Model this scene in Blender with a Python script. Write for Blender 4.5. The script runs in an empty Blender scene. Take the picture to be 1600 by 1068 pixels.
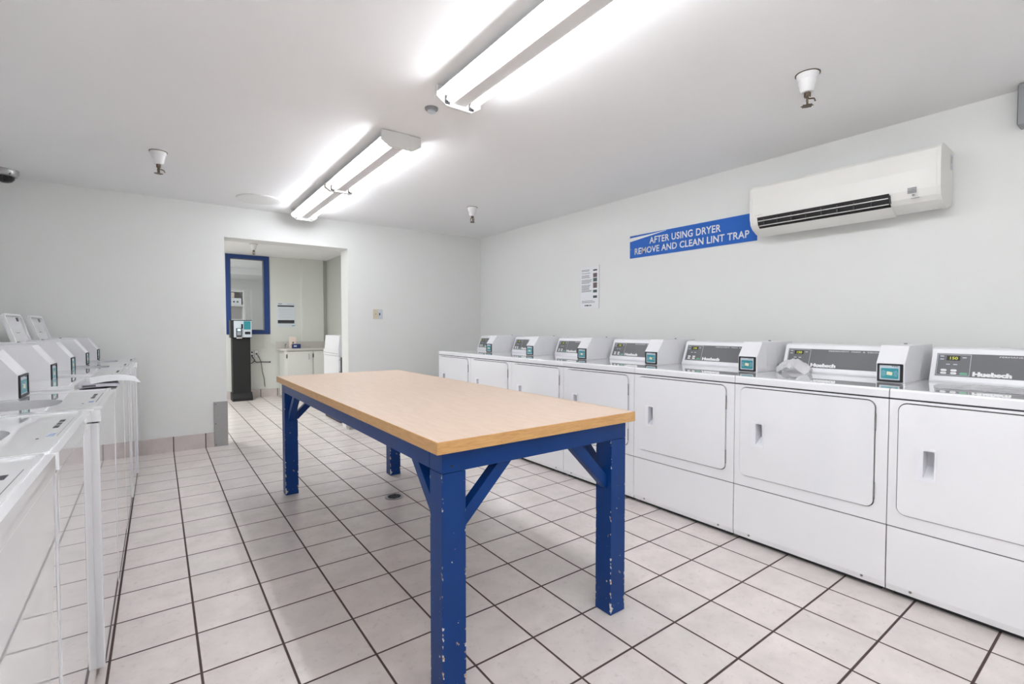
import bpy, bmesh, math, random
from mathutils import Vector, Matrix
R = math.radians
random.seed(7)
SC = bpy.context.scene
COL = SC.collection

# ---------------------------------------------------------------- camera, world, exposure
cd = bpy.data.cameras.new('camera'); cam = bpy.data.objects.new('camera', cd); COL.objects.link(cam)
cd.sensor_width = 36.0; cd.lens = 752.48 / 1600 * 36.0; cd.clip_start = 0.02
cam.location = (0, 0, 1.1486)
cam.rotation_euler = (R(90) - 0.0304, 0, -0.6336)
SC.camera = cam
W = bpy.data.worlds.new('world'); SC.world = W; W.use_nodes = True
W.node_tree.nodes['Background'].inputs[0].default_value = (0.6, 0.62, 0.65, 1)
W.node_tree.nodes['Background'].inputs[1].default_value = 0.02
SC.view_settings.view_transform = 'Standard'; SC.view_settings.look = 'None'
SC.view_settings.gamma = 1.0; SC.view_settings.use_curve_mapping = False
SC.view_settings.exposure = 1.46
TUBE = 12.0                                  # radiance of the fluorescent tubes

def area(name, loc, sx, sy, power, col=(1, 1, 1)):
    l = bpy.data.lights.new(name, 'AREA'); l.shape = 'RECTANGLE'; l.size = sx; l.size_y = sy
    l.energy = power; l.color = col
    o = bpy.data.objects.new(name, l); o.location = loc; COL.objects.link(o); return o
fl = area('added_ceiling_fill', (-0.55, -1.0, 1.2), 0.8, 1.2, 10); fl.rotation_euler = (math.pi, 0, 0)  # added unseen light aimed up, to brighten ceiling and room
area('added_fill_alcove', (-0.1, 7.2, 2.31), 0.3, 1.2, 20, (.97, .985, 1.0))  # added unseen light that brightens the alcove
area('added_fill_office', (-0.6, 9.9, 2.31), 0.6, 1.2, 20, (.96, .97, 1.0))  # added unseen light that brightens the office

# ---------------------------------------------------------------- materials
def srgb(r, g, b):
    f = lambda c: (c / 255) / 12.92 if c / 255 <= .04045 else (((c / 255) + .055) / 1.055) ** 2.4
    return (f(r), f(g), f(b), 1)
class NT:
    def __init__(s, name):
        s.m = bpy.data.materials.new(name); s.m.use_nodes = True; s.t = s.m.node_tree; s.n = s.t.nodes
        s.b = s.n['Principled BSDF']
    def node(s, k, **kw):
        n = s.n.new(k)
        for a, v in kw.items(): setattr(n, a, v)
        return n
    def link(s, a, b): s.t.links.new(a, b)
    def math(s, op, a, b=None, clamp=False):
        n = s.node('ShaderNodeMath', operation=op, use_clamp=clamp)
        for i, v in enumerate((a, b)):
            if v is None: continue
            if isinstance(v, (int, float)): n.inputs[i].default_value = v
            else: s.link(v, n.inputs[i])
        return n.outputs[0]
    def mix(s, f, a, b):
        n = s.node('ShaderNodeMix', data_type='RGBA')
        if isinstance(f, (int, float)): n.inputs[0].default_value = f
        else: s.link(f, n.inputs[0])
        for i, v in ((6, a), (7, b)):
            if isinstance(v, tuple): n.inputs[i].default_value = v
            else: s.link(v, n.inputs[i])
        return n.outputs[2]
    def noise(s, scale, detail=3, rough=.55, vec=None):
        n = s.node('ShaderNodeTexNoise'); n.inputs['Scale'].default_value = scale
        n.inputs['Detail'].default_value = detail; n.inputs['Roughness'].default_value = rough
        if vec is not None: s.link(vec, n.inputs['Vector'])
        return n.outputs['Fac']
    def ramp(s, f, lo, hi):
        n = s.node('ShaderNodeMapRange'); n.inputs[1].default_value = lo; n.inputs[2].default_value = hi
        s.link(f, n.inputs[0]); return n.outputs[0]
    def bump(s, h, strength, dist=.002):
        n = s.node('ShaderNodeBump'); n.inputs['Strength'].default_value = strength
        n.inputs['Distance'].default_value = dist; s.link(h, n.inputs['Height']); s.link(n.outputs[0], s.b.inputs['Normal'])
def plain(name, col, rough=.5, metal=0.0, var=.03, scale=25, bump=0.0, coat=0.0, spec=.5):
    t = NT(name); tc = t.node('ShaderNodeTexCoord').outputs['Object']
    n = t.noise(scale, vec=tc)
    dark = tuple(c * (1 - var) for c in col[:3]) + (1,); lite = tuple(min(1, c * (1 + var)) for c in col[:3]) + (1,)
    t.link(t.mix(n, dark, lite), t.b.inputs['Base Color'])
    t.b.inputs['Roughness'].default_value = rough; t.b.inputs['Metallic'].default_value = metal
    t.b.inputs['Coat Weight'].default_value = coat; t.b.inputs['Specular IOR Level'].default_value = spec
    if bump: t.bump(n, bump)
    return t.m
def emit(name, col, strength):
    t = NT(name); t.b.inputs['Base Color'].default_value = col
    t.b.inputs['Emission Color'].default_value = col; t.b.inputs['Emission Strength'].default_value = strength
    return t.m
M = {}
M['wall'] = plain('painted_wall', srgb(236, 237, 234), .55, var=.008, scale=6, bump=.04)
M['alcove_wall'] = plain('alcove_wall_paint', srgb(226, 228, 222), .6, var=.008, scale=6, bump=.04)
M['alcove_wall_shaded'] = plain('alcove_wall_paint_shaded', srgb(200, 202, 196), .6, var=.008, scale=6, bump=.04)  # alcove wall paint again, with the right wall's shade put into the colour
M['ceiling'] = plain('ceiling_paint', srgb(251, 251, 251), .8, var=.008, scale=8, bump=.05)
M['enamel'] = plain('white_enamel', srgb(240, 240, 242), .015, var=.004, scale=4, spec=.6, coat=.85)
M['enamel_side'] = plain('white_enamel_soft', srgb(238, 238, 241), .3, var=.006, scale=9)
M['plastic'] = plain('white_plastic', srgb(236, 236, 236), .35, var=.006)
M['handle_plastic'] = plain('handle_plastic', srgb(234, 234, 239), .3, var=.006)
M['grey_plastic'] = plain('grey_plastic', srgb(150, 152, 155), .4)
M['gap'] = plain('dark_gap', srgb(58, 58, 60), .7)
M['dark'] = plain('black_plastic', srgb(32, 32, 34), .45)
M['panel'] = plain('charcoal_panel', srgb(104, 105, 107), .42, var=.05, scale=300)
M['ink'] = plain('printed_ink', srgb(70, 70, 74), .6)
M['blueink'] = plain('blue_ink', srgb(160, 172, 200), .6)
M['white_ink_and_glare'] = plain('white_ink_and_glare', srgb(240, 240, 240), .5)  # lettering, and the glare painted on the sign's lifted film
M['teal'] = plain('teal_print', srgb(60, 150, 160), .3)
M['palegrey'] = plain('pale_grey_plate', srgb(205, 214, 222), .35)
M['cream'] = plain('cream_print', srgb(240, 232, 200), .4)
M['green'] = plain('green_button', srgb(110, 175, 140), .4)
M['led'] = emit('display_digits', srgb(190, 196, 70), .25)
M['screen'] = emit('terminal_screen', srgb(40, 120, 130), .15)
M['screen_pale'] = emit('terminal_screen_pale', srgb(190, 225, 240), .3)
M['tube'] = emit('fluorescent_tube', (.925, .945, 1.0, 1), TUBE)
M['fixture'] = plain('fixture_enamel', srgb(232, 232, 230), .35)
M['fixture_grey'] = plain('fixture_channel', srgb(196, 192, 188), .45)
M['metal'] = plain('brushed_steel', srgb(176, 176, 176), .38, metal=.85, var=.12, scale=60)
M['chrome'] = plain('worn_steel', srgb(150, 152, 150), .3, metal=.9, var=.4, scale=70)
M['brass'] = plain('tarnished_brass', srgb(112, 98, 84), .4, metal=.8, var=.3, scale=90)
M['black_carpet'] = plain('black_laminate', srgb(24, 24, 25), .6)
M['frame_blue'] = plain('blue_frame_paint', srgb(34, 66, 128), .35, var=.06)
M['sign_blue'] = plain('sign_blue', srgb(0, 96, 194), .35, var=.02, spec=.3)
M['paper'] = plain('paper', srgb(238, 240, 243), .7, var=.01)
M['bluepaper'] = plain('bluish_paper', srgb(222, 230, 236), .6, var=.01)
M['cabinet'] = plain('cabinet_paint', srgb(226, 226, 222), .45, var=.01)
M['counter'] = plain('counter_laminate', srgb(204, 200, 194), .3, var=.06, scale=150)
M['greypaper'] = plain('grey_printed_paper', srgb(196, 194, 204), .6)
M['pinkcard'] = plain('pinkish_card', srgb(236, 218, 206), .6)
M['navy'] = plain('navy_card', srgb(34, 54, 116), .5)
M['ac'] = plain('ac_plastic', srgb(238, 237, 231), .35, var=.004)
M['ivory'] = plain('ivory_plastic', srgb(214, 204, 182), .4)
M['cable'] = plain('grey_cable', srgb(96, 94, 92), .5)
M['smoke_dome'] = plain('smoked_dome', srgb(20, 20, 20), .08)
M['photo_dark'] = plain('printed_photo', srgb(112, 96, 98), .6, var=.5, scale=120)
M['photo_green'] = plain('printed_photo_cool', srgb(82, 98, 94), .6, var=.5, scale=140)
M['wrap'] = None

def tile_material(name, tx, ty, ox, oy, axes=('X', 'Y'), grout=.0082, base=srgb(232, 223, 218), rough=.2):
    t = NT(name); geo = t.node('ShaderNodeNewGeometry'); sep = t.node('ShaderNodeSeparateXYZ'); t.link(geo.outputs['Position'], sep.inputs[0])
    u = t.math('DIVIDE', t.math('SUBTRACT', sep.outputs[axes[0]], ox), tx)
    if axes[1]: v = t.math('DIVIDE', t.math('SUBTRACT', sep.outputs[axes[1]], oy), ty)
    def edge(w, size):
        f = t.math('FRACT', w); return t.math('MULTIPLY', t.math('MINIMUM', f, t.math('SUBTRACT', 1.0, f)), size)
    d = edge(u, tx)
    if axes[1]: d = t.math('MINIMUM', d, edge(v, ty))
    g = t.node('ShaderNodeMapRange'); g.interpolation_type = 'SMOOTHSTEP'
    g.inputs[1].default_value = grout / 2 - .0012; g.inputs[2].default_value = grout / 2 + .0012
    t.link(d, g.inputs[0]); tilef = g.outputs[0]
    cell = t.node('ShaderNodeCombineXYZ'); t.link(t.math('FLOOR', u), cell.inputs[0])
    if axes[1]: t.link(t.math('FLOOR', v), cell.inputs[1])
    wn = t.node('ShaderNodeTexWhiteNoise', noise_dimensions='3D'); t.link(cell.outputs[0], wn.inputs['Vector'])
    off = t.node('ShaderNodeVectorMath', operation='SCALE'); t.link(wn.outputs['Color'], off.inputs[0]); off.inputs['Scale'].default_value = 20
    add = t.node('ShaderNodeVectorMath', operation='ADD'); t.link(geo.outputs['Position'], add.inputs[0]); t.link(off.outputs[0], add.inputs[1])
    n1 = t.noise(7, 5, .62, add.outputs[0]); n2 = t.noise(38, 4, .7, add.outputs[0])
    c = t.mix(t.ramp(n1, .35, .68), base, tuple(x * .86 for x in base[:3]) + (1,))
    c = t.mix(t.math('MULTIPLY', t.ramp(n2, .57, .75), .45), c, srgb(178, 170, 166))
    c = t.mix(t.math('MULTIPLY', wn.outputs['Value'], .22), c, srgb(206, 204, 200))
    ng = t.noise(60, 2, .5, geo.outputs['Position'])
    c = t.mix(tilef, t.mix(ng, srgb(62, 48, 46), srgb(92, 76, 72)), c)
    t.link(c, t.b.inputs['Base Color'])
    t.link(t.math('ADD', t.math('MULTIPLY', tilef, rough - .8), t.math('ADD', .8, t.math('MULTIPLY', n1, .08))), t.b.inputs['Roughness'])
    t.bump(tilef, .6, .0015)
    return t.m
TX, TY, OX, OY = .2511, .2549, -.1547, 3.1496
M['tiles'] = tile_material('ceramic_floor_tiles', TX, TY, OX, OY)
M['skirt_x'] = tile_material('skirting_tiles', TX, TY, OX, OY, ('X', None), base=srgb(218, 207, 203))
M['skirt_y'] = tile_material('skirting_tiles_side', TY, TY, OY, OY, ('Y', None), base=srgb(218, 207, 203))

def blue_paint():
    """Blue gloss paint; chips down to pale primer and wood along the arrises (object space: z up, post centred on 0)."""
    t = NT('chipped_blue_paint'); tc = t.node('ShaderNodeTexCoord').outputs['Object']
    sep = t.node('ShaderNodeSeparateXYZ'); t.link(tc, sep.inputs[0])
    ax = t.math('ABSOLUTE', sep.outputs[0]); ay = t.math('ABSOLUTE', sep.outputs[1])
    e = t.ramp(t.math('MINIMUM', ax, ay), .032, .040)
    low = t.node('ShaderNodeMapRange'); t.link(sep.outputs[2], low.inputs[0])
    low.inputs[1].default_value = .55; low.inputs[2].default_value = .02
    n = t.noise(42, 4, .6, tc); n2 = t.noise(115, 3, .6, tc)
    chip = t.math('GREATER_THAN', t.math('ADD', n, t.math('ADD', t.math('MULTIPLY', e, .13), t.math('MULTIPLY', low.outputs[0], .05))), .725)
    speck = t.math('GREATER_THAN', t.math('ADD', n2, t.math('MULTIPLY', low.outputs[0], .04)), .76)
    m = t.math('MAXIMUM', chip, speck)
    blue = t.mix(t.noise(9, 3, .5, tc), srgb(2, 52, 116), srgb(6, 60, 128))
    chipc = t.mix(t.ramp(t.noise(60, 2, .5, tc), .5, .62), srgb(214, 214, 208), srgb(190, 132, 76))
    t.link(t.mix(m, blue, chipc), t.b.inputs['Base Color'])
    t.b.inputs['Roughness'].default_value = .38; t.b.inputs['Specular IOR Level'].default_value = .3
    t.bump(t.math('SUBTRACT', 1.0, m), .5, .001)
    return t.m
def blue_rail():
    t = NT('blue_rail_paint'); tc = t.node('ShaderNodeTexCoord').outputs['Object']
    n2 = t.noise(85, 3, .6, tc)
    m = t.math('GREATER_THAN', n2, .77)
    blue = t.mix(t.noise(9, 3, .5, tc), srgb(2, 52, 116), srgb(6, 60, 128))
    t.link(t.mix(m, blue, srgb(205, 208, 206)), t.b.inputs['Base Color']); t.b.inputs['Roughness'].default_value = .38; t.b.inputs['Specular IOR Level'].default_value = .3
    return t.m
M['blue'] = blue_paint(); M['blue_rail'] = blue_rail()
def wood(name, a, b, scale, stretch, rough):
    t = NT(name); tc = t.node('ShaderNodeTexCoord').outputs['Object']
    mp = t.node('ShaderNodeMapping'); mp.inputs['Scale'].default_value = stretch; t.link(tc, mp.inputs[0])
    n = t.noise(scale, 5, .6, mp.outputs[0]); n2 = t.noise(scale * 5, 3, .6, mp.outputs[0])
    f = t.math('ADD', t.math('MULTIPLY', n, .7), t.math('MULTIPLY', n2, .3))
    t.link(t.mix(t.ramp(f, .35, .65), a, b), t.b.inputs['Base Color']); t.b.inputs['Roughness'].default_value = rough
    return t.m
M['laminate'] = wood('maple_laminate', srgb(226, 203, 184), srgb(214, 188, 166), 9, (9, 1, 1), .33)
M['oak'] = wood('oak_edging', srgb(222, 176, 116), srgb(198, 148, 92), 12, (1.5, 1.5, 14), .4)
def glassy(name, tint, gloss, rough):
    t = NT(name); out = t.n['Material Output']
    tr = t.node('ShaderNodeBsdfTransparent'); tr.inputs[0].default_value = tint
    gl = t.node('ShaderNodeBsdfGlossy'); gl.inputs['Roughness'].default_value = rough
    fr = t.node('ShaderNodeFresnel'); fr.inputs[0].default_value = 1.5
    mx = t.node('ShaderNodeMixShader'); t.link(t.math('ADD', fr.outputs[0], gloss), mx.inputs[0])
    t.link(tr.outputs[0], mx.inputs[1]); t.link(gl.outputs[0], mx.inputs[2]); t.link(mx.outputs[0], out.inputs[0])
    return t.m
M['glass'] = glassy('window_glass', (.93, .95, .96, 1), .02, .02)
def wrap_mat():
    t = NT('clear_plastic_wrap'); out = t.n['Material Output']
    tr = t.node('ShaderNodeBsdfTransparent'); df = t.b
    df.inputs['Base Color'].default_value = srgb(238, 238, 240); df.inputs['Roughness'].default_value = .18
    mx = t.node('ShaderNodeMixShader'); mx.inputs[0].default_value = .5
    t.link(tr.outputs[0], mx.inputs[1]); t.link(df.outputs[0], mx.inputs[2]); t.link(mx.outputs[0], out.inputs[0])
    return t.m
M['wrap'] = wrap_mat()

# ---------------------------------------------------------------- mesh helpers
class MB:
    """Collects shapes into one mesh."""
    def __init__(s): s.bm = bmesh.new()
    def box(s, x0, x1, y0, y1, z0, z1, bev=0.0, seg=2):
        b = bmesh.new()
        P = [b.verts.new((x, y, z)) for x in (x0, x1) for y in (y0, y1) for z in (z0, z1)]
        for f in ((0, 1, 3, 2), (4, 6, 7, 5), (0, 4, 5, 1), (2, 3, 7, 6), (0, 2, 6, 4), (1, 5, 7, 3)):
            b.faces.new([P[i] for i in f])
        if bev: bmesh.ops.bevel(b, geom=b.edges[:], offset=bev, segments=seg, profile=.5, affect='EDGES')
        return s._add(b)
    def _add(s, b, mat=None):
        bmesh.ops.recalc_face_normals(b, faces=b.faces[:])
        me = bpy.data.meshes.new('tmp'); b.to_mesh(me); b.free()
        if mat is not None: me.transform(mat)
        s.bm.from_mesh(me); bpy.data.meshes.remove(me); return s
    def prism(s, pts, axis, a, b_, bev=0.0):
        """pts: 2D outline in the plane normal to axis; extruded from a to b_."""
        b = bmesh.new()
        def mk(p, t): return {'x': (t, p[0], p[1]), 'y': (p[0], t, p[1]), 'z': (p[0], p[1], t)}[axis]
        A = [b.verts.new(mk(p, a)) for p in pts]; B = [b.verts.new(mk(p, b_)) for p in pts]
        b.faces.new(A); b.faces.new(B[::-1])
        for i in range(len(pts)): j = (i + 1) % len(pts); b.faces.new((A[i], B[i], B[j], A[j]))
        if bev: bmesh.ops.bevel(b, geom=b.edges[:], offset=bev, segments=2, profile=.5, affect='EDGES')
        return s._add(b)
    def cyl(s, c, r, h, axis='z', seg=24, r2=None, bev=0.0):
        b = bmesh.new(); bmesh.ops.create_cone(b, cap_ends=True, segments=seg, radius1=r, radius2=r if r2 is None else r2, depth=h)
        if bev: bmesh.ops.bevel(b, geom=[e for e in b.edges if e.calc_face_angle(0) > .8], offset=bev, segments=2, affect='EDGES')
        m = {'z': Matrix.Identity(4), 'x': Matrix.Rotation(R(90), 4, 'Y'), 'y': Matrix.Rotation(R(90), 4, 'X')}[axis]
        return s._add(b, Matrix.Translation(c) @ m)
    def lathe(s, prof, c=(0, 0, 0), seg=32):
        b = bmesh.new(); rings = []
        for r, z in prof:
            rings.append([b.verts.new((r * math.cos(2 * math.pi * k / seg), r * math.sin(2 * math.pi * k / seg), z)) for k in range(seg)] if r > 1e-6 else [b.verts.new((0, 0, z))])
        for A, B in zip(rings, rings[1:]):
            for k in range(seg):
                l = (k + 1) % seg
                if len(A) == 1 and len(B) == 1: continue
                if len(A) == 1: b.faces.new((A[0], B[k], B[l]))
                elif len(B) == 1: b.faces.new((A[k], A[l], B[0]))
                else: b.faces.new((A[k], A[l], B[l], B[k]))
        return s._add(b, Matrix.Translation(c))
    def tube(s, pts, r, seg=8):
        b = bmesh.new(); pts = [Vector(p) for p in pts]; rings = []
        for i, p in enumerate(pts):
            d = (pts[min(i + 1, len(pts) - 1)] - pts[max(i - 1, 0)]).normalized()
            u = d.orthogonal().normalized() if abs(d.z) > .95 else d.cross(Vector((0, 0, 1))).normalized()
            v = d.cross(u)
            rings.append([b.verts.new(p + r * (math.cos(2 * math.pi * k / seg) * u + math.sin(2 * math.pi * k / seg) * v)) for k in range(seg)])
        for A, B in zip(rings, rings[1:]):
            for k in range(seg): l = (k + 1) % seg; b.faces.new((A[k], A[l], B[l], B[k]))
        b.faces.new(rings[0][::-1]); b.faces.new(rings[-1])
        return s._add(b)
    def plate(s, outer, holes, axis, a, b_):
        """Flat plate with holes, outlines in the plane normal to axis."""
        b = bmesh.new()
        def mk(p, t): return {'x': (t, p[0], p[1]), 'y': (p[0], t, p[1]), 'z': (p[0], p[1], t)}[axis]
        E = []
        for loop in [outer] + holes:
            V = [b.verts.new(mk(p, a)) for p in loop]
            E += [b.edges.new((V[i], V[(i + 1) % len(V)])) for i in range(len(V))]
        g = bmesh.ops.triangle_fill(b, use_beauty=True, use_dissolve=False, edges=E)
        F = [f for f in b.faces]
        r = bmesh.ops.extrude_face_region(b, geom=F)
        d = Vector(mk((0, 0), b_ - a))
        bmesh.ops.translate(b, vec=d, verts=[v for v in r['geom'] if isinstance(v, bmesh.types.BMVert)])
        return s._add(b)
    def sheet(s, grid, thick):
        """Curved sheet from a grid of points, with real thickness."""
        b = bmesh.new(); V = [[b.verts.new(p) for p in row] for row in grid]
        for i in range(len(V) - 1):
            for j in range(len(V[0]) - 1): b.faces.new((V[i][j], V[i + 1][j], V[i + 1][j + 1], V[i][j + 1]))
        bmesh.ops.recalc_face_normals(b, faces=b.faces[:])
        bmesh.ops.solidify(b, geom=b.faces[:], thickness=thick)
        return s._add(b)
    def xf(s, m): bmesh.ops.transform(s.bm, matrix=m, verts=s.bm.verts[:]); return s
    def build(s, name, mat, parent=None, smooth=True, loc=None):
        me = bpy.data.meshes.new(name); s.bm.to_mesh(me); s.bm.free()
        me.materials.append(M[mat] if isinstance(mat, str) else mat)
        if smooth:
            for p in me.polygons: p.use_smooth = True
            me.set_sharp_from_angle(angle=R(32))
        o = bpy.data.objects.new(name, me); COL.objects.link(o)
        if loc: o.location = loc
        if smooth:
            wn = o.modifiers.new('weighted_normal', 'WEIGHTED_NORMAL'); wn.keep_sharp = True
        if parent: o.parent = parent
        return o
def rrect(x0, x1, y0, y1, r, n=6):
    P = []
    for cx, cy, a0 in ((x1 - r, y1 - r, 0), (x0 + r, y1 - r, 90), (x0 + r, y0 + r, 180), (x1 - r, y0 + r, 270)):
        for k in range(n + 1): a = R(a0 + 90 * k / n); P.append((cx + r * math.cos(a), cy + r * math.sin(a)))
    return P
def text_bm(body, width, bold=0.0, depth=.0006, height=None, spacing=1.0):
    """MB holding the lettering, centred, facing local -Y, scaled to the wanted width (and height)."""
    c = bpy.data.curves.new('t', 'FONT'); c.body = body; c.size = 1; c.align_x = 'CENTER'; c.align_y = 'CENTER'
    c.offset = bold; c.resolution_u = 3; c.space_character = spacing
    o = bpy.data.objects.new('t', c); COL.objects.link(o)
    dg = bpy.context.evaluated_depsgraph_get(); me = bpy.data.meshes.new_from_object(o.evaluated_get(dg))
    bpy.data.objects.remove(o); bpy.data.curves.remove(c)
    xs = [v.co.x for v in me.vertices]; ys = [v.co.y for v in me.vertices]
    k = width / (max(xs) - min(xs)); ky = k if height is None else height / (max(ys) - min(ys))
    me.transform(Matrix.Translation((-(max(xs) + min(xs)) / 2, -(max(ys) + min(ys)) / 2, 0)))
    me.transform(Matrix.Diagonal((k, ky, 1, 1)))
    mb = MB(); mb.bm.from_mesh(me); bpy.data.meshes.remove(me)
    r = bmesh.ops.extrude_face_region(mb.bm, geom=mb.bm.faces[:])
    bmesh.ops.translate(mb.bm, vec=(0, 0, depth), verts=[v for v in r['geom'] if isinstance(v, bmesh.types.BMVert)])
    bmesh.ops.recalc_face_normals(mb.bm, faces=mb.bm.faces[:])
    return mb.xf(Matrix.Rotation(R(90), 4, 'X'))
def tag(o, label, cat, group=None):
    o['label'] = label; o['category'] = cat
    if group: o['group'] = group
    return o
def thing(name, label, cat, loc=(0, 0, 0), rz=0.0, group=None):
    o = bpy.data.objects.new(name, None); o.empty_display_size = .05; COL.objects.link(o)
    o.location = loc; o.rotation_euler = (0, 0, rz); return tag(o, label, cat, group)
def struct(name, mb, mat):
    o = mb.build(name, mat, smooth=False); o['kind'] = 'structure'; return o
def copy_tree(o, parent=None):
    c = o.copy(); COL.objects.link(c)
    if parent: c.parent = parent
    for ch in list(o.children): copy_tree(ch, c)
    return c
def clone(src, loc, label, rz=None):
    c = copy_tree(src); c.location = loc; c['label'] = label
    if rz is not None: c.rotation_euler = (0, 0, rz)
    return c

# ---------------------------------------------------------------- the room
XR, XL, YB, YF, ZC = 3.465, -1.02, 5.421, -3.2, 2.323
YT = 5.66                                    # far face of the back wall
AXR, AXL, AYB = 2.42, -1.4, 8.87             # the alcove behind the opening
OYB = 12.0                                   # office behind the window
struct('floor', MB().box(-3.2, 4.2, YF - .2, OYB + .2, -.12, 0), 'tiles')
struct('ceiling', MB().box(-3.2, 4.2, YF - .2, OYB + .2, ZC, ZC + .12), 'ceiling')
struct('wall_right', MB().box(XR, XR + .15, YF, YT, 0, ZC), 'wall')
struct('wall_left', MB().box(XL - .15, XL, YF, YT, 0, ZC), 'wall')
struct('wall_front', MB().box(XL - .15, XR + .15, YF - .15, YF, 0, ZC), 'wall')
OX0, OX1, OZ = .53, 1.712, 2.022
struct('wall_back', MB().plate([(XL, 0), (OX0, 0), (OX0, OZ), (OX1, OZ), (OX1, 0), (XR, 0), (XR, ZC), (XL, ZC)], [], 'y', YB, YT), 'wall')
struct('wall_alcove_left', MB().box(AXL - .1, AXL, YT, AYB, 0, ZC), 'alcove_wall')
struct('wall_alcove_right', MB().box(AXR, AXR + .1, YT, AYB, 0, ZC), 'alcove_wall_shaded')
WX0, WX1, WZ0, WZ1 = .885, 1.495, 1.045, 2.312
struct('wall_alcove_back', MB().plate([(AXL, 0), (AXR + .1, 0), (AXR + .1, ZC), (AXL, ZC)], [[(WX0, WZ0), (WX1, WZ0), (WX1, WZ1), (WX0, WZ1)]], 'y', AYB, AYB + .12), 'alcove_wall')
struct('trim_pilaster', MB().box(2.0, 2.355, AYB - .06, AYB, 0, ZC), 'alcove_wall')
struct('wall_office_back', MB().box(-1.5, 3.8, OYB, OYB + .1, 0, ZC), M['wall'])
struct('wall_office_right', MB().box(2.55, 2.65, AYB + .12, OYB, 0, ZC), M['wall'])
struct('wall_office_left', MB().box(-1.5, -1.4, AYB + .12, OYB, 0, ZC), M['wall'])
struct('trim_office_bulkhead', MB().box(-1.4, 2.55, 10.9, OYB, 2.2, ZC), 'ceiling')
# skirting tiles
SK = .138
struct('baseboard_back', MB().box(XL, OX0, YB - .012, YB, 0, SK), 'skirt_x')
struct('baseboard_back_right', MB().box(OX1, XR, YB - .012, YB, 0, SK), 'skirt_x')
struct('baseboard_right', MB().box(XR - .012, XR, YF, YB - .012, 0, SK), 'skirt_y')
struct('baseboard_left', MB().box(XL, XL + .012, YF, YB - .012, 0, SK), 'skirt_y')
struct('baseboard_alcove', MB().box(AXL, 1.66, AYB - .012, AYB, 0, .125), 'skirt_x')
# window between alcove and office
wf = MB().plate([(WX0 - .01, WZ0 - .01), (WX1 + .01, WZ0 - .01), (WX1 + .01, WZ1 + .005), (WX0 - .01, WZ1 + .005)],
                [[(WX0 + .055, WZ0 + .055), (WX1 - .07, WZ0 + .055), (WX1 - .07, WZ1 - .055), (WX0 + .055, WZ1 - .055)]], 'y', AYB - .012, AYB + .13).build('window_1', 'frame_blue', smooth=False)
wf['kind'] = 'structure'
MB().box(WX0 + .05, WX1 - .065, AYB + .06, AYB + .066, WZ0 + .05, WZ1 - .05).build('pane', 'glass', wf, smooth=False)
MB().plate([(WX0 + .05, WZ0 + .05), (WX1 - .065, WZ0 + .05), (WX1 - .065, WZ1 - .05), (WX0 + .05, WZ1 - .05)],
           [[(WX0 + .068, WZ0 + .066), (WX1 - .085, WZ0 + .066), (WX1 - .085, WZ1 - .066), (WX0 + .068, WZ1 - .066)]], 'y', AYB + .04, AYB + .055).build('glazing_bead', 'grey_plastic', wf, smooth=False)

# steel corner guards at the two jambs of the opening
def corner_guard(x_edge, side, label):
    t = thing('corner_guard', label, 'corner guard', (x_edge, YB, 0), 0, 'steel corner guards on the jambs')
    s = side
    xs = sorted((0, -s * .112)); ys = (-.018, 0)
    mb = MB().box(xs[0], xs[1], ys[0], ys[1], 0, .432, .001)
    js = sorted((0, s * .003)); mb.box(js[0], js[1], -.018, .1, 0, .432)
    mb.build('plate', 'metal', t)
    for z in (.02, .22, .41):
        MB().cyl((-s * .098, -.019, z), .0045, .003, 'y', 12).build('screw', 'ink', t)
    return t
corner_guard(OX0, 1, 'brushed steel corner guard on the left jamb of the opening')
corner_guard(OX1, -1, 'brushed steel corner guard on the right jamb, seen under the table')

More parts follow.
